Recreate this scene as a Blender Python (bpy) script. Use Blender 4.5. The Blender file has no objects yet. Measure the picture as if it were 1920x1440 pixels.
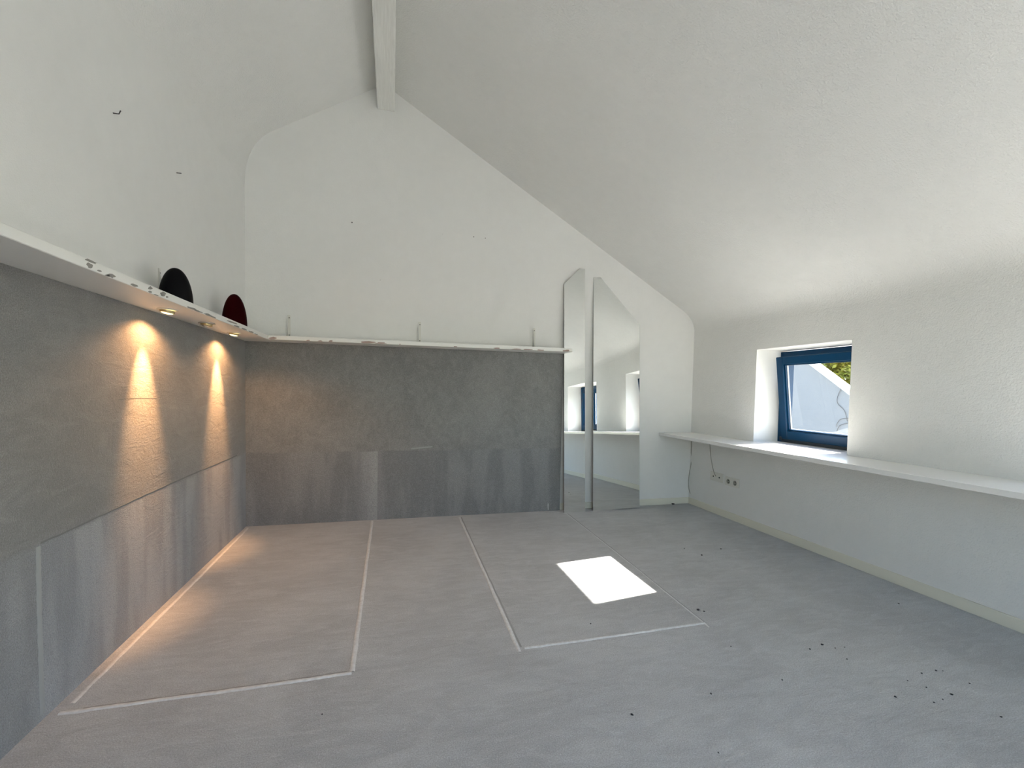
import bpy, bmesh, math, random
from mathutils import Vector, Matrix

# ------------------------------------------------------------------ camera
F, CX, CY = 857.41, 960.0, 765.1            # focal length and principal point, px of 1920x1440
YAW, PITCH, ROLL, H = 0.257, -0.0393, 0.0183, 1.10
fw = Vector((math.sin(YAW)*math.cos(PITCH), math.cos(YAW)*math.cos(PITCH), math.sin(PITCH)))
r0 = Vector((math.cos(YAW), -math.sin(YAW), 0)); u0 = r0.cross(fw)
rt = r0*math.cos(ROLL) + u0*math.sin(ROLL); up = -r0*math.sin(ROLL) + u0*math.cos(ROLL)
CAM = Vector((0, 0, H))
scene = bpy.context.scene
col = scene.collection
cd = bpy.data.cameras.new('camera'); cam = bpy.data.objects.new('camera', cd); col.objects.link(cam)
cd.sensor_fit = 'HORIZONTAL'; cd.sensor_width = 36; cd.lens = F*36/1920
cd.shift_x = 0; cd.shift_y = (CY-720)/1920; cd.clip_start = 0.02
m = Matrix((rt, up, -fw)).transposed().to_4x4(); m.translation = CAM
cam.matrix_world = m
scene.camera = cam

def ray(px, py): return rt*((px-CX)/F) - up*((py-CY)/F) + fw
def at(px, py, axis, v):
    d = ray(px, py); return CAM + d*((v-CAM[axis])/d[axis])

# ------------------------------------------------------------------ sky, sun, exposure
SUN_DIR = Vector((-1, -0.15, -0.646)).normalized()
w = bpy.data.worlds.new('sky'); scene.world = w; w.use_nodes = True
nt = w.node_tree; nt.nodes.clear()
sky = nt.nodes.new('ShaderNodeTexSky'); sky.sky_type = 'NISHITA'; sky.sun_disc = False
sky.sun_elevation = math.asin(-SUN_DIR.z); sky.sun_rotation = math.atan2(-SUN_DIR.x, -SUN_DIR.y)
bg = nt.nodes.new('ShaderNodeBackground'); bg.inputs['Strength'].default_value = 0.5
wo = nt.nodes.new('ShaderNodeOutputWorld')
nt.links.new(sky.outputs[0], bg.inputs[0]); nt.links.new(bg.outputs[0], wo.inputs[0])
sl = bpy.data.lights.new('sun', 'SUN'); sl.energy = 31; sl.angle = math.radians(0.53); sl.color = (1, 0.95, 0.87)
so = bpy.data.objects.new('sun', sl); col.objects.link(so)
so.rotation_euler = SUN_DIR.to_track_quat('-Z', 'Y').to_euler(); so.location = (8, 2, 6)
vs = scene.view_settings
vs.view_transform = 'Standard'; vs.look = 'None'; vs.gamma = 1; vs.use_curve_mapping = False
vs.exposure = 1.23

scene.cycles.max_bounces = 14; scene.cycles.diffuse_bounces = 9; scene.cycles.glossy_bounces = 6; scene.cycles.transparent_max_bounces = 12
scene.cycles.use_denoising = True

# ------------------------------------------------------------------ room measures (metres)
XL, XR, YB, YR = -1.096, 2.8865, 3.945, -1.4     # left, right, back, rear wall faces
YP = 3.927                                        # face of the carpet panel on the back wall
ZS0, ZS1 = 1.439, 1.470                           # high ledge, underside and top
ZW0, ZW1 = 0.685, 0.714                           # window shelf
XO = 3.25                                         # outer face of the right wall
WIN = [(2.328, 3.130), (0.536, 1.338), (-1.256, -0.454)]            # window openings along y, the last one added for fill light
WZ0, WZ1 = ZW0, 1.467
random.seed(7)

# ------------------------------------------------------------------ helpers
def tag(o, label=None, cat=None, group=None, kind=None):
    if label: o['label'] = label
    if cat: o['category'] = cat
    if group: o['group'] = group
    if kind: o['kind'] = kind
    return o
def link(name, me, mat=None, parent=None):
    o = bpy.data.objects.new(name, me); col.objects.link(o)
    if mat: me.materials.append(mat)
    if parent: o.parent = parent
    return o
def empty(name, loc=(0, 0, 0)):
    o = bpy.data.objects.new(name, None); col.objects.link(o); o.location = loc
    o.empty_display_size = 0.1
    return o
class MB:
    def __init__(s): s.bm = bmesh.new()
    def box(s, x0, x1, y0, y1, z0, z1):
        v = [s.bm.verts.new(p) for p in ((x0,y0,z0),(x1,y0,z0),(x1,y1,z0),(x0,y1,z0),(x0,y0,z1),(x1,y0,z1),(x1,y1,z1),(x0,y1,z1))]
        for f in ((3,2,1,0),(4,5,6,7),(0,1,5,4),(1,2,6,5),(2,3,7,6),(3,0,4,7)): s.bm.faces.new([v[i] for i in f])
        return s
    def prism(s, pts, off):
        off = Vector(off); n = len(pts)
        a = [s.bm.verts.new(p) for p in pts]; b = [s.bm.verts.new(Vector(p)+off) for p in pts]
        s.bm.faces.new(a); s.bm.faces.new(b[::-1])
        for i in range(n): s.bm.faces.new((a[i], b[i], b[(i+1) % n], a[(i+1) % n]))
        return s
    def lathe(s, prof, seg=40, c=(0, 0, 0)):
        rings = []
        for r, z in prof:
            if r < 1e-6: rings.append([s.bm.verts.new((c[0], c[1], c[2]+z))])
            else: rings.append([s.bm.verts.new((c[0]+r*math.cos(2*math.pi*k/seg), c[1]+r*math.sin(2*math.pi*k/seg), c[2]+z)) for k in range(seg)])
        for A, B in zip(rings, rings[1:]):
            for k in range(seg):
                q = [A[k % len(A)], A[(k+1) % len(A)], B[(k+1) % len(B)], B[k % len(B)]]
                u = []
                [u.append(x) for x in q if x not in u]
                if len(u) > 2: s.bm.faces.new(u)
        return s
    def tube(s, pts, r, seg=8):
        pts = [Vector(p) for p in pts]; rings = []
        for i, p in enumerate(pts):
            t = (pts[min(i+1, len(pts)-1)] - pts[max(i-1, 0)]).normalized()
            a = t.orthogonal().normalized() if i == 0 else (a - t*a.dot(t)).normalized()
            b = t.cross(a)
            rings.append([s.bm.verts.new(p + (a*math.cos(2*math.pi*k/seg) + b*math.sin(2*math.pi*k/seg))*r) for k in range(seg)])
        for A, B in zip(rings, rings[1:]):
            for k in range(seg): s.bm.faces.new((A[k], A[(k+1) % seg], B[(k+1) % seg], B[k]))
        s.bm.faces.new(rings[0][::-1]); s.bm.faces.new(rings[-1])
        return s
    def bevel(s, w, seg=2):
        bmesh.ops.bevel(s.bm, geom=s.bm.edges[:], offset=w, segments=seg, affect='EDGES', profile=0.5)
        return s
    def build(s, name, mat, parent=None, smooth=False):
        bmesh.ops.recalc_face_normals(s.bm, faces=s.bm.faces[:])
        me = bpy.data.meshes.new(name); s.bm.to_mesh(me); s.bm.free()
        if smooth:
            for p in me.polygons: p.use_smooth = True
        return link(name, me, mat, parent)
def spline(pts, n=8):
    P = [Vector(p) for p in pts]; P = [P[0]*2-P[1]] + P + [P[-1]*2-P[-2]]; out = []
    for i in range(1, len(P)-2):
        for k in range(n):
            t = k/n; a, b, c, d = P[i-1:i+3]
            out.append(0.5*((2*b) + (c-a)*t + (2*a-5*b+4*c-d)*t*t + (3*b-a-3*c+d)*t**3))
    return out + [P[-2]]

# ------------------------------------------------------------------ materials
def mat(name, color, rough=0.6, metal=0, spec=0.5, **kw):
    M = bpy.data.materials.new(name); M.use_nodes = True
    b = M.node_tree.nodes['Principled BSDF']
    b.inputs['Base Color'].default_value = (*color, 1); b.inputs['Roughness'].default_value = rough
    b.inputs['Metallic'].default_value = metal; b.inputs['Specular IOR Level'].default_value = spec
    for k, v in kw.items(): b.inputs[k].default_value = v
    return M
class NT:
    def __init__(s, M): s.t = M.node_tree; s.b = s.t.nodes['Principled BSDF']; s.co = s.n('ShaderNodeTexCoord').outputs['Object']
    def n(s, typ, **kw):
        x = s.t.nodes.new(typ)
        for k, v in kw.items(): setattr(x, k, v)
        return x
    def l(s, a, b): s.t.links.new(a, b)
    def map(s, scale=(1, 1, 1), rot=(0, 0, 0), loc=(0, 0, 0)):
        x = s.n('ShaderNodeMapping'); s.l(s.co, x.inputs[0])
        x.inputs['Scale'].default_value = scale; x.inputs['Rotation'].default_value = rot; x.inputs['Location'].default_value = loc
        return x.outputs[0]
    def noise(s, scale, detail=4, rough=0.55, vec=None, dist=0.0):
        x = s.n('ShaderNodeTexNoise'); x.inputs['Scale'].default_value = scale; x.inputs['Detail'].default_value = detail
        x.inputs['Roughness'].default_value = rough; x.inputs['Distortion'].default_value = dist
        s.l(vec if vec is not None else s.co, x.inputs['Vector']); return x.outputs[0]
    def rng(s, v, a, b, c, d, smooth=False):
        x = s.n('ShaderNodeMapRange'); s.l(v, x.inputs[0])
        if smooth: x.interpolation_type = 'SMOOTHSTEP'
        for i, q in enumerate((a, b, c, d)): x.inputs[i+1].default_value = q
        return x.outputs[0]
    def math(s, op, a, b=None):
        x = s.n('ShaderNodeMath', operation=op)
        for i, q in enumerate((a, b)):
            if q is None: continue
            if isinstance(q, (int, float)): x.inputs[i].default_value = q
            else: s.l(q, x.inputs[i])
        return x.outputs[0]
    def mix(s, fac, a, b, mode='MIX'):
        x = s.n('ShaderNodeMix', data_type='RGBA', blend_type=mode)
        if isinstance(fac, (int, float)): x.inputs[0].default_value = fac
        else: s.l(fac, x.inputs[0])
        for i, q in ((6, a), (7, b)):
            if isinstance(q, tuple): x.inputs[i].default_value = (*q, 1)
            else: s.l(q, x.inputs[i])
        return x.outputs[2]
    def sep(s):
        x = s.n('ShaderNodeSeparateXYZ'); s.l(s.co, x.inputs[0]); return x.outputs
    def bump(s, h, strength, dist):
        x = s.n('ShaderNodeBump'); x.inputs['Strength'].default_value = strength; x.inputs['Distance'].default_value = dist
        s.l(h, x.inputs['Height']); s.l(x.outputs[0], s.b.inputs['Normal'])
    def color(s, c): s.l(c, s.b.inputs['Base Color'])

def plaster(name, color, grain, strength, dist):
    M = mat(name, color, 0.85, spec=0.25); t = NT(M)
    big = t.rng(t.noise(0.9, 4), 0.3, 0.7, 0.955, 1.0)
    sm = t.rng(t.noise(14, 3), 0.25, 0.75, 0.975, 1.0)
    k = t.math('MULTIPLY', big, sm)
    x = t.n('ShaderNodeCombineColor'); [t.l(k, x.inputs[i]) for i in range(3)]
    t.color(t.mix(1.0, color, x.outputs[0], 'MULTIPLY'))
    h = t.math('ADD', t.noise(grain, 3, 0.6), t.math('MULTIPLY', t.noise(grain*0.33, 2), 0.6))
    t.bump(h, strength, dist)
    return M
WHITE = (0.80, 0.80, 0.784)
m_wall = plaster('white_wall_paint', WHITE, 220, 0.25, 0.004)
m_rough = plaster('textured_white_paint', WHITE, 120, 0.55, 0.006)
m_board = mat('white_board_paint', (0.80, 0.80, 0.77), 0.45)
m_gloss = mat('white_gloss_shelf', (0.80, 0.80, 0.79), 0.2, spec=0.9)
m_base = mat('cream_skirting_paint', (0.74, 0.72, 0.62), 0.5)
m_beam = mat('white_beam_paint', (0.80, 0.80, 0.77), 0.5)
t = NT(m_beam); g = t.noise(22, 4, vec=t.map((6, 0.35, 6)), dist=0.6)
t.color(t.mix(t.rng(g, 0.35, 0.7, 0, 1), (0.80, 0.80, 0.77), (0.72, 0.72, 0.69))); t.bump(g, 0.25, 0.004)
m_bare = mat('bare_chipboard', (0.36, 0.27, 0.24), 0.9)
m_barel = mat('bare_grey_board', (0.27, 0.26, 0.24), 0.9)

def carpet(name, kind):
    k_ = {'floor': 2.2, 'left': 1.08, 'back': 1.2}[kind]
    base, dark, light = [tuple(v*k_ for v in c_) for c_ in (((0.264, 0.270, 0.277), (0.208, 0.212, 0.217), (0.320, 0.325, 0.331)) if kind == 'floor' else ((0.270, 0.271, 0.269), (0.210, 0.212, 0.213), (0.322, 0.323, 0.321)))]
    M = mat(name, base, 0.95, spec=0.1)
    M.node_tree.nodes['Principled BSDF'].inputs['Sheen Weight'].default_value = 0.25
    t = NT(M); X, Y, Z = t.sep()
    big = t.noise(1.7, 5, 0.6, dist=0.8)
    if kind == 'floor': st = t.noise(7, 4, 0.65, vec=t.map((0.8, 2.6, 1), (0, 0, 0.35)), dist=1.2)
    elif kind == 'left': st = t.noise(6, 4, 0.65, vec=t.map((1, 0.8, 2.2), (0.5, 0, 0)), dist=1.2)
    else: st = t.noise(6, 4, 0.65, vec=t.map((1.6, 1, 1.2), (0, 0.5, 0)), dist=1.4)
    c = t.mix(t.rng(big, 0.35, 0.68, 0, 1), dark, base)
    c = t.mix(t.rng(st, 0.45, 0.78, 0, 0.6), c, light)
    c = t.mix(t.rng(st, 0.46, 0.28, 0, 0.55), c, dark)
    if kind != 'floor':
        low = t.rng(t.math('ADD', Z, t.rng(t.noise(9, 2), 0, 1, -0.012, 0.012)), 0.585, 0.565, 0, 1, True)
        A = X if kind == 'back' else Y
        # nap brushed in upright strokes where the bed backs stood
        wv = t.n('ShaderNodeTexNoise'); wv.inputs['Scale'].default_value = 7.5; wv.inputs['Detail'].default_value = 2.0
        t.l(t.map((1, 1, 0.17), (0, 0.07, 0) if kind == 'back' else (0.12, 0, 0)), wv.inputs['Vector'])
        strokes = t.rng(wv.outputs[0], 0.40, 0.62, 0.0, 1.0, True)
        c2 = t.mix(strokes, (0.30, 0.318, 0.345) if kind == 'left' else (0.23, 0.236, 0.250), (0.43, 0.45, 0.48) if kind == 'left' else (0.315, 0.322, 0.332))  # left nap tones lifted paler and bluer, daylight painted into the pile
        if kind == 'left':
            inY = t.rng(Y, 1.775, 1.785, 0.55, 1)  # painted daylight carries on, weaker, in front of the bed mark
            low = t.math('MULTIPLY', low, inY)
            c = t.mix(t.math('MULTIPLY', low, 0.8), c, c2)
            band = t.math('MULTIPLY', t.rng(Z, 0.60, 0.625, 0, 1, True), t.rng(Z, 0.72, 0.64, 0, 1, True))
            c = t.mix(t.math('MULTIPLY', band, 0.30), c, dark)
        else:
            c = t.mix(t.math('MULTIPLY', low, 0.75), c, c2)
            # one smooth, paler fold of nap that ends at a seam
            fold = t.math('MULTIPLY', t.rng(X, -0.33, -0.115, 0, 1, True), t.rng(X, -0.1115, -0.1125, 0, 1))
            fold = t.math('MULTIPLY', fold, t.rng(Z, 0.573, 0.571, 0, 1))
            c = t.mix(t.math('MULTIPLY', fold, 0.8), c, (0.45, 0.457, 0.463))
    mid_ = t.noise(38, 4, 0.7, dist=1.0); c = t.mix(t.rng(mid_, 0.56, 0.72, 0.0, 0.35), c, dark); c = t.mix(t.rng(mid_, 0.42, 0.28, 0.0, 0.30), c, light)
    fine = t.noise(240, 3, 0.75); c = t.mix(t.rng(fine, 0.40, 0.66, 0.0, 0.55), c, tuple(v*0.45 for v in dark)); c = t.mix(t.rng(fine, 0.42, 0.28, 0.0, 0.5), c, tuple(min(v*1.25, 0.9) for v in light))
    t.color(c)
    if kind == 'floor':                               # dark rubbed marks
        sc = t.noise(11, 6, 0.8, vec=t.map((1.0, 3.2, 1), (0, 0, -0.5)), dist=2.5)
        c = t.mix(t.rng(sc, 0.57, 0.68, 0.0, 0.6), c, dark); c = t.mix(t.rng(sc, 0.40, 0.29, 0.0, 0.45), c, tuple(min(v*1.12, 0.9) for v in light)); t.color(c)
    hh = t.math('ADD', t.noise(240, 3, 0.75), t.math('ADD', t.math('MULTIPLY', st, 2.0), t.math('MULTIPLY', mid_, 1.2)))
    t.bump(hh, 0.6, 0.007)
    return M
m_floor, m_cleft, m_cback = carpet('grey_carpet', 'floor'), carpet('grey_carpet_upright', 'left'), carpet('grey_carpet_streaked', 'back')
m_ridge = mat('pale_carpet_pile', (0.6, 0.61, 0.61), 0.95, spec=0.1)
t = NT(m_ridge); n_ = t.noise(60, 3, 0.6); t.color(t.mix(t.rng(n_, 0.35, 0.65, 0, 1), (0.60, 0.61, 0.62), (0.72, 0.73, 0.74))); t.bump(t.noise(260, 3), 0.4, 0.004)
m_ridge2 = mat('pale_wall_pile', (0.36, 0.37, 0.37), 0.95, spec=0.1)
m_groove2 = mat('pressed_wall_pile', (0.20, 0.202, 0.205), 0.95, spec=0.1)
m_groove = mat('pressed_dark_pile', (0.34, 0.342, 0.345), 0.95, spec=0.1)
m_mirror = mat('silvered_glass', (0.90, 0.92, 0.905), 0.0, 1.0)
m_back = mat('mirror_backing', (0.20, 0.20, 0.19), 0.7)
m_blue = mat('blue_window_paint', (0.0005, 0.032, 0.085), 0.4, spec=0.2)
m_bluedk = mat('dark_seal', (0.012, 0.02, 0.03), 0.5)
m_bead = mat('grey_spacer', (0.42, 0.44, 0.45), 0.4, 0.3)
m_black = mat('black_glazed', (0.002, 0.002, 0.003), 0.5, spec=0.08)
m_red = mat('dark_red_glass', (0.026, 0.0004, 0.0015), 0.4, spec=0.1, **{'Transmission Weight': 0.3, 'IOR': 1.15})
m_steel = mat('dull_steel', (0.60, 0.60, 0.58), 0.45, 0.5)
m_brass = mat('brass_ring', (0.62, 0.50, 0.26), 0.35, 0.8)
m_plastic = mat('white_plastic', (0.68, 0.67, 0.62), 0.4)
m_hole = mat('dark_hole', (0.02, 0.02, 0.018), 0.8)
m_nail = mat('dark_nail', (0.07, 0.07, 0.07), 0.5, 0.6)
m_cable = mat('grey_cable', (0.30, 0.30, 0.26), 0.5)
m_crumb = mat('dark_crumb', (0.03, 0.03, 0.035), 0.9)
def emit(name, color, s):
    M = bpy.data.materials.new(name); M.use_nodes = True; t = M.node_tree; t.nodes.clear()
    e = t.nodes.new('ShaderNodeEmission'); e.inputs[0].default_value = (*color, 1); e.inputs[1].default_value = s
    o = t.nodes.new('ShaderNodeOutputMaterial'); t.links.new(e.outputs[0], o.inputs[0]); return M
m_lit = emit('lit_lamp_lens', (1.0, 0.80, 0.33), 2.2)
m_unlit = mat('unlit_lamp_lens', (0.75, 0.72, 0.62), 0.15, 0.4)
M = bpy.data.materials.new('window_glass'); M.use_nodes = True; t = M.node_tree; t.nodes.clear()
tr = t.nodes.new('ShaderNodeBsdfTransparent'); tr.inputs[0].default_value = (0.95, 0.955, 0.95, 1)
gl = t.nodes.new('ShaderNodeBsdfGlossy'); gl.inputs['Roughness'].default_value = 0.0
lw = t.nodes.new('ShaderNodeLayerWeight'); lw.inputs[0].default_value = 0.5
pw = t.nodes.new('ShaderNodeMath'); pw.operation = 'POWER'; pw.inputs[1].default_value = 5; t.links.new(lw.outputs['Facing'], pw.inputs[0])
fr = t.nodes.new('ShaderNodeMath'); fr.operation = 'MULTIPLY_ADD'; fr.inputs[1].default_value = 0.9; fr.inputs[2].default_value = 0.03; t.links.new(pw.outputs[0], fr.inputs[0])
mx = t.nodes.new('ShaderNodeMixShader'); o_ = t.nodes.new('ShaderNodeOutputMaterial')
t.links.new(fr.outputs[0], mx.inputs[0]); t.links.new(tr.outputs[0], mx.inputs[1]); t.links.new(gl.outputs[0], mx.inputs[2]); t.links.new(mx.outputs[0], o_.inputs[0])
m_glass = M

# ------------------------------------------------------------------ the room
floor = MB().box(XL-0.2, XO, YR-0.2, YB+0.2, -0.15, 0).build('floor', m_floor); tag(floor, kind='structure')

# ceiling profile (x, z): left wall curve, left slope, ridge, right slope, right wall curve
def arc(p0, p1, p2, n=10):                        # smooth bend from p0 to p2 around the corner p1
    p0, p1, p2 = Vector(p0), Vector(p1), Vector(p2)
    return [tuple(p0*(1-k/n)**2 + p1*2*(k/n)*(1-k/n) + p2*(k/n)**2) for k in range(n+1)]
def zr_(x): return 3.55-0.5803*(x+0.08)
def zl_(x): return 3.55+0.605*(x+0.08)
left_arc = arc((XL, 2.62), (XL, zl_(XL)), (XL+0.20, zl_(XL+0.20)))
right_arc = arc((2.74, zr_(2.74)), (XR, zr_(XR)), (XR, 1.70))
prof = left_arc + [(-0.08, 3.550)] + right_arc
def ztop(x):
    for (a, b), (c, d) in zip(prof, prof[1:]):
        if a <= x <= c and c > a: return b + (d-b)*(x-a)/(c-a)
    return 2.62 if x <= XL else 1.70
outer = []
for i, p in enumerate(prof):
    a = Vector(prof[max(i-1, 0)]); b = Vector(prof[min(i+1, len(prof)-1)]); tv = (b-a).normalized()
    outer.append(Vector(p) + Vector((-tv.y, tv.x))*0.28)
outer[-1] = Vector((XO, 1.70))
bm = bmesh.new()
ysl = [YR, YB]; n = len(prof)
def grid(pr): return [[bm.verts.new((p[0], y, p[1])) for p in pr] for y in ysl]
I, O, I2 = grid(prof), grid(outer), grid(prof)     # the visible surface has vertices of its own, so it shades smoothly
for j in range(1):
    for i in range(n-1):
        f = bm.faces.new((I[j][i], I[j][i+1], I[j+1][i+1], I[j+1][i])); f.smooth = i < len(left_arc)-1 or i >= len(left_arc)+1
        bm.faces.new((O[j][i], O[j+1][i], O[j+1][i+1], O[j][i+1]))
for i in range(n-1):
    bm.faces.new((I2[0][i], O[0][i], O[0][i+1], I2[0][i+1])); bm.faces.new((I2[1][i], I2[1][i+1], O[1][i+1], O[1][i]))
for k in (0, n-1): bm.faces.new((I2[0][k], I2[1][k], O[1][k], O[0][k]))
me = bpy.data.meshes.new('ceiling'); bm.to_mesh(me); bm.free()
tag(link('ceiling', me, m_rough), kind='structure')

def gable(mb, x0, x1, z0, y0, y1, grow=0.0):
    xs = sorted([x0, x1] + [p[0] for p in prof if x0 < p[0] < x1])
    pts = [(x0, y0, z0), (x1, y0, z0)] + [(x, y0, ztop(x)+grow) for x in reversed(xs)]
    return mb.prism(pts, (0, y1-y0, 0))
mb = MB(); gable(mb, XL-0.2, XO, 0, YB, YB+0.2, 0.25)
wall_back = tag(mb.build('wall_back', m_wall), kind='structure')
wall_left = tag(MB().box(XL-0.2, XL, YR, YB, 0, 2.64).build('wall_left', m_wall), kind='structure')
mb = MB()
mb.box(XR, XO, YR, YB, 0, WZ0); mb.box(XR, XO, YR, YB, WZ1, 1.70)
for a, b in ((YR, WIN[2][0]), (WIN[2][1], WIN[1][0]), (WIN[1][1], WIN[0][0]), (WIN[0][1], YB)): mb.box(XR, XO, a, b, WZ0, WZ1)
wall_right = tag(mb.build('wall_right', m_rough), kind='structure')
wall_right.data.materials.append(m_wall)
for f in wall_right.data.polygons:
    if abs(f.normal.x) < 0.5: f.material_index = 1
# rear wall, behind the photographer, with an unseen glazed double door added for fill light
DX0, DX1, DZ = -0.55, 2.10, 2.20
mb = MB(); gable(mb, XL-0.2, DX0, 0, YR-0.2, YR, 0.25); gable(mb, DX1, XO, 0, YR-0.2, YR, 0.25); gable(mb, DX0, DX1, DZ, YR-0.2, YR, 0.25)
tag(mb.build('wall_rear', m_wall), kind='structure')
door = tag(empty('fill_door_1', ((DX0+DX1)/2, YR-0.1, 0)), kind='structure'); door.location = (0, 0, 0)
mid = (DX0+DX1)/2
mb = MB(); mb.box(DX0, DX0+0.06, YR-0.15, YR-0.08, 0, DZ); mb.box(DX1-0.06, DX1, YR-0.15, YR-0.08, 0, DZ); mb.box(DX0+0.06, DX1-0.06, YR-0.15, YR-0.08, DZ-0.06, DZ)
mb.build('fill_door_frame', m_blue, door)
for a, b in ((DX0+0.06, mid), (mid, DX1-0.06)):
    mb = MB(); y0, y1 = YR-0.14, YR-0.09
    mb.box(a, a+0.08, y0, y1, 0.005, DZ-0.06); mb.box(b-0.08, b, y0, y1, 0.005, DZ-0.06); mb.box(a+0.08, b-0.08, y0, y1, 0.005, 0.12); mb.box(a+0.08, b-0.08, y0, y1, DZ-0.15, DZ-0.06)
    lf = mb.build('door_leaf', m_blue, door)
    MB().box(a+0.08, b-0.08, YR-0.118, YR-0.112, 0.12, DZ-0.15).build('pane', m_glass, lf)

# carpet glued to the lower walls
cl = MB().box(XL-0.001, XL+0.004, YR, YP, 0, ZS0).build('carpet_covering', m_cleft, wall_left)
cb = MB().box(XL, 1.505, YP, YB+0.001, 0, ZS0).build('carpet_covering', m_cback, wall_back)
MB().box(-0.1125, -0.1105, YP-0.002, YP+0.001, 0.0, 0.572).build('carpet_seam', m_groove, wall_back)

def strip(name, pts, width, height, m_, parent, normal=Vector((0, 0, 1)), wob=0.0015, n=36):
    P = spline(pts, max(2, n//(len(pts)-1))); bm = bmesh.new(); rows = []
    for i, p in enumerate(P):
        tv = (P[min(i+1, len(P)-1)]-P[max(i-1, 0)]).normalized(); s = normal.cross(tv).normalized()
        wv = width*0.5*(1+random.uniform(-.10, .10)); o = s*random.uniform(-wob, wob)
        rows.append([bm.verts.new(p+o+s*wv*k + normal*h) for k, h in ((-1, 0.0002), (-0.55, height), (0.55, height), (1, 0.0002))])
    for A, B in zip(rows, rows[1:]):
        for k in range(3): bm.faces.new((A[k], A[k+1], B[k+1], B[k])).smooth = True
    bmesh.ops.recalc_face_normals(bm, faces=bm.faces[:])
    me = bpy.data.meshes.new(name); bm.to_mesh(me); bm.free()
    return link(name, me, m_, parent)
# ridges and grooves that the two beds left in the floor pile
strip('pile_ridge', [(-0.149, 3.90, 0), (-0.146, 2.9, 0), (-0.142, 1.82, 0)], 0.020, 0.0035, m_ridge, floor)
strip('pile_ridge', [(-0.142, 1.815, 0), (-0.5, 1.806, 0), (-1.06, 1.803, 0)], 0.020, 0.0035, m_ridge, floor)
strip('pile_ridge', [(-1.052, 1.85, 0), (-1.055, 2.8, 0), (-1.065, 3.88, 0)], 0.016, 0.002, m_ridge, floor)
strip('pile_ridge', [(0.568, 3.87, 0), (0.547, 2.8, 0), (0.527, 1.805, 0)], 0.018, 0.0035, m_ridge, floor)
strip('pile_ridge', [(0.555, 1.828, 0), (1.0, 1.833, 0), (1.462, 1.843, 0)], 0.018, 0.0035, m_ridge, floor)
strip('pile_ridge', [(1.524, 3.80, 0), (1.495, 2.8, 0), (1.455, 1.80, 0)], 0.009, 0.002, m_ridge, floor)
strip('pile_groove', [(1.534, 3.80, 0), (1.503, 2.8, 0), (1.464, 1.84, 0)], 0.007, 0.0006, m_groove, floor)
strip('pile_groove', [(0.583, 3.87, 0), (0.562, 2.8, 0), (0.544, 1.84, 0)], 0.008, 0.0006, m_groove, floor)
strip('pile_groove', [(-0.16, 1.829, 0), (-0.5, 1.820, 0), (-1.0, 1.817, 0)], 0.007, 0.0006, m_groove, floor)
strip('pile_ridge', [(1.39, 3.90, 0), (1.46, 3.87, 0), (1.524, 3.80, 0)], 0.007, 0.0015, m_ridge, floor)
# the same on the left wall: ledge of pile above the head of the bed, pale upright edge
NX = Vector((1, 0, 0)); xw = XL+0.004
strip('pile_ridge', [(xw, 1.782, 0.02), (xw, 1.780, 0.3), (xw, 1.780, 0.572)], 0.022, 0.0012, m_ridge2, wall_left, NX)
strip('pile_groove', [(xw, 1.79, 0.578), (xw, 2.6, 0.590), (xw, 3.72, 0.588)], 0.006, 0.0009, m_groove2, wall_left, NX)

strip('pile_groove', [at(222, 748.5, 0, xw), at(258, 747, 0, xw), at(294, 747, 0, xw)], 0.003, 0.0005, m_groove2, wall_left, NX)
NY = Vector((0, -1, 0))
strip('pile_ridge', [at(771, 841.5, 1, YP), at(790, 839.5, 1, YP), at(811, 837.5, 1, YP)], 0.012, 0.001, m_ridge2, wall_back, NY)
strip('pile_ridge', [at(1027.6, 944, 1, YP), at(1027.8, 951, 1, YP), at(1028, 956, 1, YP)], 0.007, 0.001, m_ridge, wall_back, NY)

# skirting
for nm, args, lab in (('baseboard_right', (XR-0.012, XR, YR, YB, 0, 0.062), 0), ('baseboard_back', (1.505, XR-0.012, YB-0.012, YB, 0, 0.062), 0)):
    tag(MB().box(*args).bevel(0.003).build(nm, m_base), kind='structure')

# ridge beam
beam = MB().box(-0.132, 0.004, YR+0.001, YB-0.001, 3.345, 3.505).bevel(0.006).build('ridge_beam', m_beam)
tag(beam, 'white painted wooden ridge beam under the roof apex', 'beam')

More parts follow.
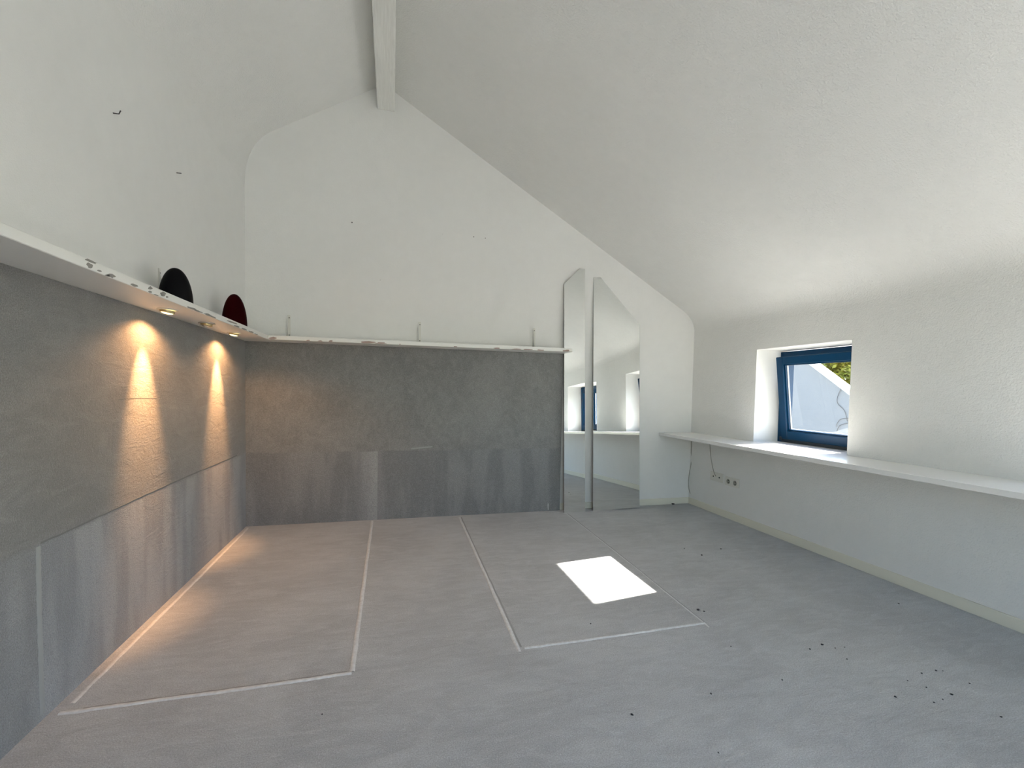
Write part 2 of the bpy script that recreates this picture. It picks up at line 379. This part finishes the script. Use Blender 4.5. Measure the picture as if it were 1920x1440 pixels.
# ------------------------------------------------------------------ windows
def ring(mb, x0, x1, y0, y1, z0, z1, w, wb=None, wt=None):
    wb = wb or w; wt = wt or w
    mb.box(x0, x1, y0, y0+w, z0, z1); mb.box(x0, x1, y1-w, y1, z0, z1)
    mb.box(x0, x1, y0+w, y1-w, z0, z0+wb); mb.box(x0, x1, y0+w, y1-w, z1-wt, z1)
    return mb
def window(name, y0, y1, tilt, label):
    z0, z1, xf = ZW1, WZ1-0.012, 3.128
    root = empty(name); tag(root, label, 'window', None, 'structure')
    ring(MB(), xf, xf+0.075, y0, y1, z0, z1, 0.062, 0.04, 0.055).build('window_frame', m_blue, root)
    sy0, sy1, L = y0+0.048, y1-0.048, 0.672
    R = Matrix.Translation((xf-0.002, 0, z0+0.026)) @ Matrix.Rotation(-tilt, 4, 'Y')
    mb = ring(MB(), -0.012, 0.045, sy0, sy1, 0, L, 0.062, 0.072, 0.060); mb.bevel(0.004, 1)
    sash = mb.build('sash', m_blue, root); sash.data.transform(R)
    for (nm, a, b, g, w_, mm) in (('glazing_bead', 0.006, 0.020, 0.0615, 0.010, m_blue), ('glass_spacer', 0.022, 0.034, 0.0618, 0.013, m_bead)):
        o = ring(MB(), a, b, sy0+g, sy1-g, 0.0715, L-0.0595, w_).build(nm, mm, sash); o.data.transform(R)
    o = MB().box(0.020, 0.023, sy0+0.0615, sy1-0.0615, 0.0715, L-0.0595).build('pane', m_glass, sash); o.data.transform(R)
    o = MB().box(-0.016, 0.01, sy1-0.012, sy1+0.012, -0.012, 0.016).build('hinge_cover', m_bluedk, root); o.data.transform(R)
    MB().box(xf-0.006, xf+0.01, sy0, sy1, z0+0.001, z0+0.024).build('seal', m_bluedk, root)
    return root
window('window_1', *WIN[0], math.radians(7.3), 'small blue framed window tilted open above the white shelf')
window('window_2', *WIN[1], 0.0, 'small blue framed window shut, seen only in the mirrors')
window('fill_window_3', *WIN[2], 0.0, 'small blue framed window shut, added out of view to light the room')  # not seen, added to brighten the left wall and floor
for k, (a, b) in enumerate(WIN):
    p = bpy.data.lights.new('window_portal', 'AREA'); p.shape = 'RECTANGLE'; p.size = b-a; p.size_y = WZ1-ZW1
    p.cycles.is_portal = True
    o = bpy.data.objects.new('window_portal', p); col.objects.link(o); o.location = (XO+0.01, (a+b)/2, (WZ1+ZW1)/2)
    o.rotation_euler = (0, math.radians(90), 0)
    p.size, p.size_y = WZ1-ZW1, b-a
p = bpy.data.lights.new('fill_door_portal', 'AREA'); p.shape = 'RECTANGLE'; p.size = DX1-DX0; p.size_y = DZ; p.cycles.is_portal = True
o = bpy.data.objects.new('fill_door_portal', p); col.objects.link(o); o.location = (mid, YR-0.21, DZ/2); o.rotation_euler = (math.radians(90), 0, 0)

# ------------------------------------------------------------------ ledge and shelf boards
lp = [(XL+0.0045, YR+0.02), (XL+0.212, YR+0.02), (XL+0.212, YP-0.001), (XL+0.0045, YP-0.001)]
ledge_l = MB().prism([(x, y, ZS0) for x, y in lp], (0, 0, ZS1-ZS0)).bevel(0.002, 1).build('ledge_board', m_board)
tag(ledge_l, 'long chipped white ledge board with recessed lamps above grey carpeted wall', 'shelf')
YF = YP-0.2135
ledge_b = MB().box(XL+0.2135, 1.507, YF, YP-0.001, ZS0, ZS1).bevel(0.002, 1).build('ledge_board', m_board)
tag(ledge_b, 'chipped white ledge board with upright metal brackets ending at the tall mirrors', 'shelf')
# flakes of missing paint on the front edges
def chip(px, py, wpx, hpx, plane, parent, mm, skew=0.25):
    ax, v, nrm = plane
    d = (at(px, py, ax, v)-CAM).length; s = d/F
    c = at(px, py, ax, v)
    e1 = Vector((0, 1, 0)) if ax == 0 else Vector((1, 0, 0)); e2 = Vector((0, 0, 1))
    st = abs(ray(px, py).normalized()[ax]); W = wpx*s*0.5/max(st, .3); Hh = min(hpx*s*0.5, 0.014)
    zc = min(max(c.z, ZS0+Hh*0.9), ZS1-Hh*0.9); c.z = zc
    n_ = 11; pts = []
    for k in range(n_):
        a = 2*math.pi*k/n_; r = random.uniform(.6, 1.1)
        q = c + e1*(W*r*math.cos(a)) + e2*(Hh*r*math.sin(a)) + e1*(skew*W*math.sin(a))
        q.z = min(max(q.z, ZS0+0.0008), ZS1-0.0008); pts.append(q)
    o = MB().prism(pts, Vector(nrm)*0.0006).build('paint_chip', mm, parent)
PL = (0, XL+0.2121, (1, 0, 0)); PBk = (1, YF-0.0001, (0, -1, 0))
for a in [(170,489,14,4),(168.7,497.8,7,8),(186,507.4,5,3),(209,517,10,6),(202,519.8,6,3),(252,535,8,4),(281.7,540.3,6,6),(281.3,547,5,3),(305,551,8,7),(313,556.7,3,4),(293,556.4,6,2),
          (360,579,14,4),(371,587,12,3),(390,596.5,12,4),(399,601,9,3),(436,604.6,16,3),(444,612,9,3),(458,619.5,12,3),(471,623.5,10,3),(480,632,8,2)]:
    chip(*a, PL, ledge_l, m_barel)
for a in [(512,637,12,5),(578,641.6,6,2),(620,642.5,8,3),(600,643,8,2),(690,644.5,26,5),(714,647,20,3.5),(750,648,3,2),(854,653,7,2),(931,655,14,2.5),(968,656,24,2.5),(990,656.7,20,2.5),(1013,658,14,2.5),(1062,657.5,14,4)]:
    chip(*a, PBk, ledge_b, m_bare)

# window shelf on the right wall, running into the window recesses as their sill
mb = MB()
pts = [(2.521, YR+0.02), (2.521, YB-0.014), (XR-0.001, YB-0.014)]
for a, b in WIN: pts += [(XR-0.001, b-0.001), (3.235, b-0.001), (3.235, a+0.001), (XR-0.001, a+0.001)]
pts += [(XR-0.001, YR+0.02)]
shelf = mb.prism([(x, y, ZW0) for x, y in pts], (0, 0, ZW1-ZW0)).bevel(0.0025, 2).build('window_shelf', m_gloss)
tag(shelf, 'long glossy white shelf running under the blue windows', 'shelf')

# ------------------------------------------------------------------ recessed spot lamps
def lamp(y, lit, label):
    x, z = -0.992, 1.4255
    root = empty('recessed_spotlight', (x, y, ZS0)); tag(root, label, 'lamp', 'recessed lamps in the ledge')
    o = MB().lathe([(0.0385, 0.0), (0.041, -0.003), (0.039, -0.0055), (0.031, -0.0045), (0.030, -0.0005)], 36).build('trim_ring', m_plastic if lit else m_steel, root, True)
    T = Matrix.Translation((0, 0, -0.004)) @ Matrix.Rotation(math.radians(9), 4, 'Y')
    o = MB().lathe([(0.0285, 0.0), (0.029, -0.0095), (0.026, -0.0125), (0.0245, -0.010)], 36).build('lamp_body', m_brass, root, True); o.data.transform(T); body = o
    o = MB().lathe([(0.0, -0.0185), (0.010, -0.0178), (0.019, -0.0155), (0.0246, -0.0110)], 36).build('lens', m_lit if lit else m_unlit, body, True); o.data.transform(T)
    if lit:
        for nm, deg, blend, pw, tiltd in (('spot_core', 44, 1.0, 37, 13), ('spot_halo', 154, 0.45, 5.5, 0)):
            l = bpy.data.lights.new(nm, 'SPOT'); l.energy = pw; l.color = (1.0, 0.50, 0.20); l.spot_size = math.radians(deg); l.spot_blend = blend
            l.shadow_soft_size = 0.012
            q = bpy.data.objects.new(nm, l); col.objects.link(q); q.parent = root; q.location = (0, 0, -0.028); q.rotation_euler = (0, math.radians(tiltd), 0)
    return root
lamp(2.43, True, 'lit warm spotlight set in the ledge beneath the black dome')
lamp(3.335, True, 'lit warm spotlight set in the ledge beneath the dark red dome')
lamp(2.885, False, 'unlit spotlight set in the ledge between the two glowing ones')

# ------------------------------------------------------------------ domes on the ledge
def dome(name, y, R, Hh, mm, label, group):
    prof_ = [(0, 0.0), (R*0.96, 0.0), (R, 0.004)]
    for k in range(1, 25):
        a = k/24*math.pi/2; prof_.append((R*math.cos(a)**0.96 if k < 24 else 0, 0.004 + (Hh-0.004)*math.sin(a)))
    o = MB().lathe(prof_, 56).build(name, mm, None, True); o.location = (-0.985, y, ZS1)
    return tag(o, label, 'ornament')
dome('egg_dome', 2.497, 0.068, 0.172, m_black, 'glossy black egg shaped dome standing on the white ledge', None)
dome('egg_dome', 3.325, 0.072, 0.214, m_red, 'dark red glass egg shaped dome standing on the white ledge', None)

# ------------------------------------------------------------------ brackets
def bracket(name_loc, rotz, label):
    root = empty('shelf_bracket', name_loc); root.rotation_euler = (0, 0, rotz); tag(root, label, 'bracket', 'metal brackets above the ledge')
    pts = [(-0.013, 0, 0), (0.013, 0, 0), (0.010, 0, 0.188), (-0.010, 0, 0.188)]
    plate = MB().prism(pts, (0, -0.003, 0)).build('wall_plate', m_plastic, root)
    MB().box(-0.012, 0.012, -0.17, -0.003, 0, 0.003).build('shelf_arm', m_plastic, root)
    MB().prism([(-0.0115, -0.003, 0.003), (-0.0115, -0.05, 0.003), (-0.0115, -0.003, 0.186)], (0.003, 0, 0)).build('rib', m_steel, root)
    for z in (0.03, 0.165): MB().lathe([(0.004, 0), (0.004, 0.002), (0, 0.003)], 12).build('screw', m_nail, plate).data.transform(Matrix.Translation((0.002, -0.003, z)) @ Matrix.Rotation(math.radians(90), 4, 'X'))
    return root
bracket((-0.787, YB, ZS1), 0, 'thin white shelf bracket near the corner of the carpeted walls')
bracket((0.220, YB, ZS1), 0, 'thin white shelf bracket at the middle of the back ledge')
bracket((1.228, YB, ZS1), 0, 'thin white shelf bracket next to the tall mirrors')
bracket((XL, 2.60, ZS1), math.radians(90), 'thin white shelf bracket beside the black dome')

# ------------------------------------------------------------------ leaning mirrors
def mirror(corners, base, lean, yaw, label):
    # corners are pixels of the outline; they are laid on the plane in which the glass leans on the wall
    nrm = Vector((math.sin(yaw)*math.cos(lean), -math.cos(yaw)*math.cos(lean), math.sin(lean))); base = Vector(base)
    P = []
    for px, py in corners:
        d = ray(px, py); P.append(CAM + d*((base-CAM).dot(nrm)/d.dot(nrm)))
    root = empty('leaning_mirror', base); tag(root, label, 'mirror')
    inv = Matrix.Translation(-base)
    P = [Vector((p.x, p.y, max(p.z, 0.001))) for p in P]
    P = [p - nrm*((p-base).dot(nrm)) for p in P]
    L = [p-base for p in P]
    o = MB().prism(L, -nrm*0.004).build('mirror_glass', m_mirror, root)
    c = sum(L, Vector())/len(L)
    MB().prism([p - nrm*0.0042 for p in L], -nrm*0.008).build('backing', m_back, root)
    return root
mirror([(1058, 963), (1058, 532), (1087, 503.5), (1096.5, 504), (1097, 959)], (1.62, 3.834, 0), 0.044, 0.002, 'tall narrow frameless mirror with upper left corner cut off, at the ledge end')
mirror([(1112.3, 957.5), (1113, 520), (1126, 520), (1199, 608.5), (1199, 952)], (2.05, 3.844, 0), 0.042, -0.024, 'wide frameless mirror with long sloping upper right edge')

# ------------------------------------------------------------------ sockets, cables
def socket(y0, y1, z0, z1, kind, label):
    root = empty('wall_socket', (XR, (y0+y1)/2, (z0+z1)/2)); tag(root, label, 'socket')
    hy, hz = (y1-y0)/2, (z1-z0)/2
    cover = MB().box(-0.010, 0, -hy, hy, -hz, hz).bevel(0.003, 2).build('cover_plate', m_plastic, root)
    for s in (-1, 1):
        T = Matrix.Translation((-0.010, s*hy*0.48, 0)) @ Matrix.Rotation(math.radians(-90), 4, 'Y')
        if kind == 'power':
            o = MB().lathe([(0.0215, 0.0035), (0.0225, 0.004), (0.0235, 0.0), ], 32).build('socket_rim', m_plastic, cover, True); o.data.transform(T)
            o = MB().lathe([(0.0, 0.0006), (0.0215, 0.0006), (0.0215, 0.0035)], 32).build('socket_well', m_cable, cover, True); o.data.transform(T)
            for q in (-0.0095, 0.0095):
                o2 = MB().lathe([(0.0, 0.0012), (0.005, 0.0011), (0.005, 0.0006)], 14, (q, 0, 0)).build('pin_hole', m_hole, cover); o2.data.transform(T)
        else:
            o = MB().lathe([(0.0, 0.0016), (0.0065, 0.0015), (0.0070, 0.0)], 20).build('jack', m_hole, cover, True); o.data.transform(T)
    return root
socket(3.462, 3.628, 0.300, 0.380, 'jack', 'white double aerial socket with a cable hanging into it')
socket(3.262, 3.430, 0.291, 0.369, 'power', 'white double power socket on the wall under the shelf')
pts = [at(px, py, 1, YB-0.02) for px, py in ((1297, 824), (1296.5, 848), (1297, 862), (1293, 884), (1291, 905), (1293, 922), (1299, 934), (1302, 938))]
c = empty('hanging_cable', pts[-1]); tag(c, 'thin grey cable hanging in the corner from shelf to skirting', 'cable')
MB().tube([p-pts[-1] for p in spline(pts, 8)], 0.0032).build('cord', m_cable, c, True)
MB().lathe([(0, -0.014), (0.006, -0.013), (0.0065, 0.004), (0.003, 0.009), (0, 0.009)], 14).build('plug', m_nail, c, True)
pts = [at(px, py, 0, XR-0.016) for px, py in ((1331, 832), (1332, 852), (1334.5, 868), (1337, 880), (1340, 889), (1342, 893))]
MBc = MB().tube(spline(pts, 8), 0.0028).build('hanging_cable', m_cable, None, True)
tag(MBc, 'short grey cable hanging from the shelf to the aerial socket', 'cable')

# ------------------------------------------------------------------ nails and marks on the walls
for (px, py, s, lab) in ((212, 212, 0.020, 'bent nail high in the white left wall, higher in the bright patch'), (331, 324, 0.016, 'dark nail in the white left wall above the black dome')):
    p = at(px, py, 0, XL)
    o = MB().tube([Vector((0, 0, 0)), Vector((0.022, 0, 0.0))] if s < .018 else [Vector((0, 0, 0)), Vector((0.020, 0, 0.0)), Vector((0.026, 0, 0.014))], 0.0022, 8).build('nail', m_nail)
    o.location = p; tag(o, lab, 'nail')
for px, py, r in ((660, 417, 0.005), (888.5, 444, 0.004), (910, 446.5, 0.004), (830, 439, 0.002), (713, 525, 0.0025)):
    p = at(px, py, 1, YB-0.0004)
    o = MB().lathe([(0, 0.0005), (r*0.8, 0.0005), (r, 0)], 12).build('screw_hole', m_nail if r > .003 else m_cable, wall_back)
    o.data.transform(Matrix.Translation(p) @ Matrix.Rotation(math.radians(90), 4, 'X'))

# crumbs on the carpet
def crumb_mesh(k):
    bm = bmesh.new(); bmesh.ops.create_icosphere(bm, subdivisions=1, radius=1)
    for v in bm.verts: v.co *= random.uniform(.7, 1.1)
    me = bpy.data.meshes.new('crumb'); bm.to_mesh(me); bm.free(); me.materials.append(m_crumb); return me
cms = [crumb_mesh(k) for k in range(3)]
for i, (px, py, s) in enumerate([(1309,1144.5,5.5),(1320,1147,3.5),(1541.7,1209.7,5),(1518.6,1217.8,3.5),(1566,1215.7,2.6),(1583.5,1214,2.2),(1588,1236.5,3),(1679,1307.6,4.5),(1784,1303,4.5),(1728,1263,3.2),(1755,1258,3.5),
        (1768,1258.5,2.4),(1702,1277,2.6),(1737,1289.5,3),(1751.4,1317.8,3.2),(1767.6,1312,2.8),(1877,1345,4),(1818,1282,2.6),(1466.5,1275.5,3),(1333,1301.6,4),(1185,1341,5),(1685,1132.4,3),(1370.5,1212.5,2.6),(1262,943.5,5.5),(1107.5,1170,3),(1283,1029,2.4),(1351.5,1029.8,3),(1315.5,1041.5,3.4),(604,1340,3),(1347,1412,3)]):
    p = at(px, py, 2, 0.0); d = (p-CAM).dot(fw); r = s*d/F*0.55
    if py < 950: p.y = YB-0.03; p.x = at(px, py, 1, p.y).x
    o = bpy.data.objects.new('crumb', cms[i % 3]); col.objects.link(o)
    o.scale = (r*1.2, r, r*0.6); o.rotation_euler = (0, 0, random.uniform(0, 6)); o.location = (p.x, p.y, r*0.5)
    lab = {0: 'larger dark crumb on the carpet beside the pale bed outline corner', 1: 'smaller dark crumb next to the larger one by the bed outline corner', 23: 'dark crumb lying against the cream skirting right of the mirrors', 24: 'dark crumb inside the right bed outline below the sun patch', 20: 'dark crumb alone on open carpet in front of the right bed outline'}
    tag(o, lab.get(i, 'tiny dark crumb scattered on the open grey carpet'), 'crumb', 'crumbs scattered on the carpet')

# ------------------------------------------------------------------ outside
GZ = -2.9
m_grass = mat('garden_ground', (0.2, 0.2, 0.17), 0.95); t = NT(m_grass); t.color(t.mix(t.rng(t.noise(0.4, 6), .4, .6, 0, 1), (0.24, 0.24, 0.20), (0.33, 0.32, 0.30)))
tag(MB().box(-60, 80, -60, 80, GZ-0.2, GZ).build('ground', m_grass), kind='structure')
m_render = mat('white_render', (0.5, 0.5, 0.5), 0.9); t = NT(m_render); t.color(t.mix(t.noise(2.5, 5), (0.20, 0.205, 0.21), (0.22, 0.225, 0.23))); t.bump(t.noise(60, 3), 0.3, 0.01)
m_verge = mat('white_verge_board', (0.5, 0.5, 0.49), 0.5)
XH = 9.0
v1, v2 = at(1532.5, 684, 0, XH), at(1594, 730, 0, XH); sl_ = (v1.z-v2.z)/(v1.y-v2.y)
def zl(y): return v1.z + sl_*(y-v1.y)
yr, ye = v1.y+2.2, 2.6
house = empty('neighbouring_gable', (XH, yr, GZ)); tag(house, 'white rendered gable wall with sloping white verge outside the tilted window', 'wall')
def rel(p): return Vector(p)-Vector((XH, yr, GZ))
ze = max(zl(ye), GZ+2.2); ye = v1.y+(ze-v1.z)/sl_
W2 = [(XH, ye+0.3, GZ), (XH, ye+0.3, zl(ye+0.3)-0.1), (XH, yr, zl(yr)-0.1), (XH, 2*yr-ye-0.3, zl(ye+0.3)-0.1), (XH, 2*yr-ye-0.3, GZ)]
MB().prism([rel(p) for p in W2], (0.07, 0, 0)).build('wall', m_render, house)
for s in (1, -1):
    A, B = (yr, zl(yr)), (yr-s*(yr-ye), zl(ye))
    MB().prism([rel((XH-0.05, A[0], A[1]-0.1)), rel((XH-0.05, B[0], B[1]-0.1)), rel((XH-0.05, B[0], B[1]+0.04)), rel((XH-0.05, A[0], A[1]+0.04))], (0.12, 0, 0)).build('coping', m_verge, house)
    MB().prism([rel((XH-0.10, A[0], A[1]-0.035)), rel((XH-0.12, B[0], B[1]-0.035)), rel((XH-0.12, B[0], B[1]+0.055)), rel((XH-0.12, A[0], A[1]+0.055))], (0.068, 0, 0)).build('verge_board', m_verge, house)
m_vine = mat('bare_vine', (0.13, 0.125, 0.12), 0.9)
for q in ([(1577, 728), (1570, 745), (1571, 757), (1583, 770), (1589, 790)], [(1568, 800), (1569, 795), (1576, 786), (1590, 784)], [(1569, 808), (1574, 798), (1586, 794), (1593, 793)]):
    MB().tube([rel(p) for p in spline([at(x, y, 0, XH-0.02) for x, y in q], 6)], 0.006, 6).build('vine', m_vine, house, True)
def tree(name, base, trunk, rad, n_, size, c1, c2, label, trunk_r=0.12):
    M = mat(name+'_leaf', c1, 0.6, **{'Transmission Weight': 0.0}); t = NT(M); t.color(t.mix(t.rng(t.noise(2.2, 3), .35, .65, 0, 1), c1, c2))
    bk = mat(name+'_bark', (0.10, 0.075, 0.05), 0.9)
    root = empty(name, base); tag(root, label, 'tree' if trunk > 1.5 else 'bush')
    MB().tube([(0, 0, 0), (0.05, 0.02, trunk*0.5), (0, 0.04, trunk+rad[2])], trunk_r, 10).build('trunk', bk, root, True)
    V, Fc = [], []
    blobs = [(Vector((random.uniform(-.6, .6)*rad[0], random.uniform(-.6, .6)*rad[1], trunk+rad[2]*random.uniform(.3, 1.6))), random.uniform(.35, .6)) for _ in range(14)]
    for _ in range(n_):
        bc, br = random.choice(blobs)
        d = Vector((random.gauss(0, 1), random.gauss(0, 1), random.gauss(0, 1))).normalized()
        p = bc + Vector((d.x*rad[0], d.y*rad[1], d.z*rad[2]))*br*random.uniform(.55, 1)
        a = Vector((random.gauss(0, 1), random.gauss(0, 1), random.gauss(0, 1))).normalized(); b = a.orthogonal().normalized(); s = size*random.uniform(.6, 1.2)
        i = len(V); V += [p-a*s, p+b*s*.5, p+a*s, p-b*s*.5]; Fc.append((i, i+1, i+2, i+3))
    me = bpy.data.meshes.new('foliage'); me.from_pydata([tuple(v) for v in V], [], Fc)
    o = link('foliage', me, M, root); o['kind'] = 'stuff'
q = at(1597, 700, 0, 17.5); tree('flowering_bush', (17.5, q.y, GZ), 3.2, (1.6, 1.5, 1.6), 9000, 0.11, (0.16, 0.17, 0.016), (0.34, 0.29, 0.03), 'yellow green leafy tree just behind the white gable wall')
q = at(1545, 680, 0, 30); tree('dark_tree', (30, q.y+3.0, GZ), 3.0, (3.0, 3.5, 2.6), 9000, 0.22, (0.006, 0.010, 0.006), (0.012, 0.018, 0.010), 'dark green tree farther behind the white gable wall', 0.2)
q = at(1585, 690, 0, 24); tree('dark_tree', (24, q.y-2.6, GZ), 2.6, (3.0, 3.5, 2.8), 9000, 0.22, (0.010, 0.016, 0.008), (0.018, 0.024, 0.012), 'mid green tree behind the yellow green one', 0.2)
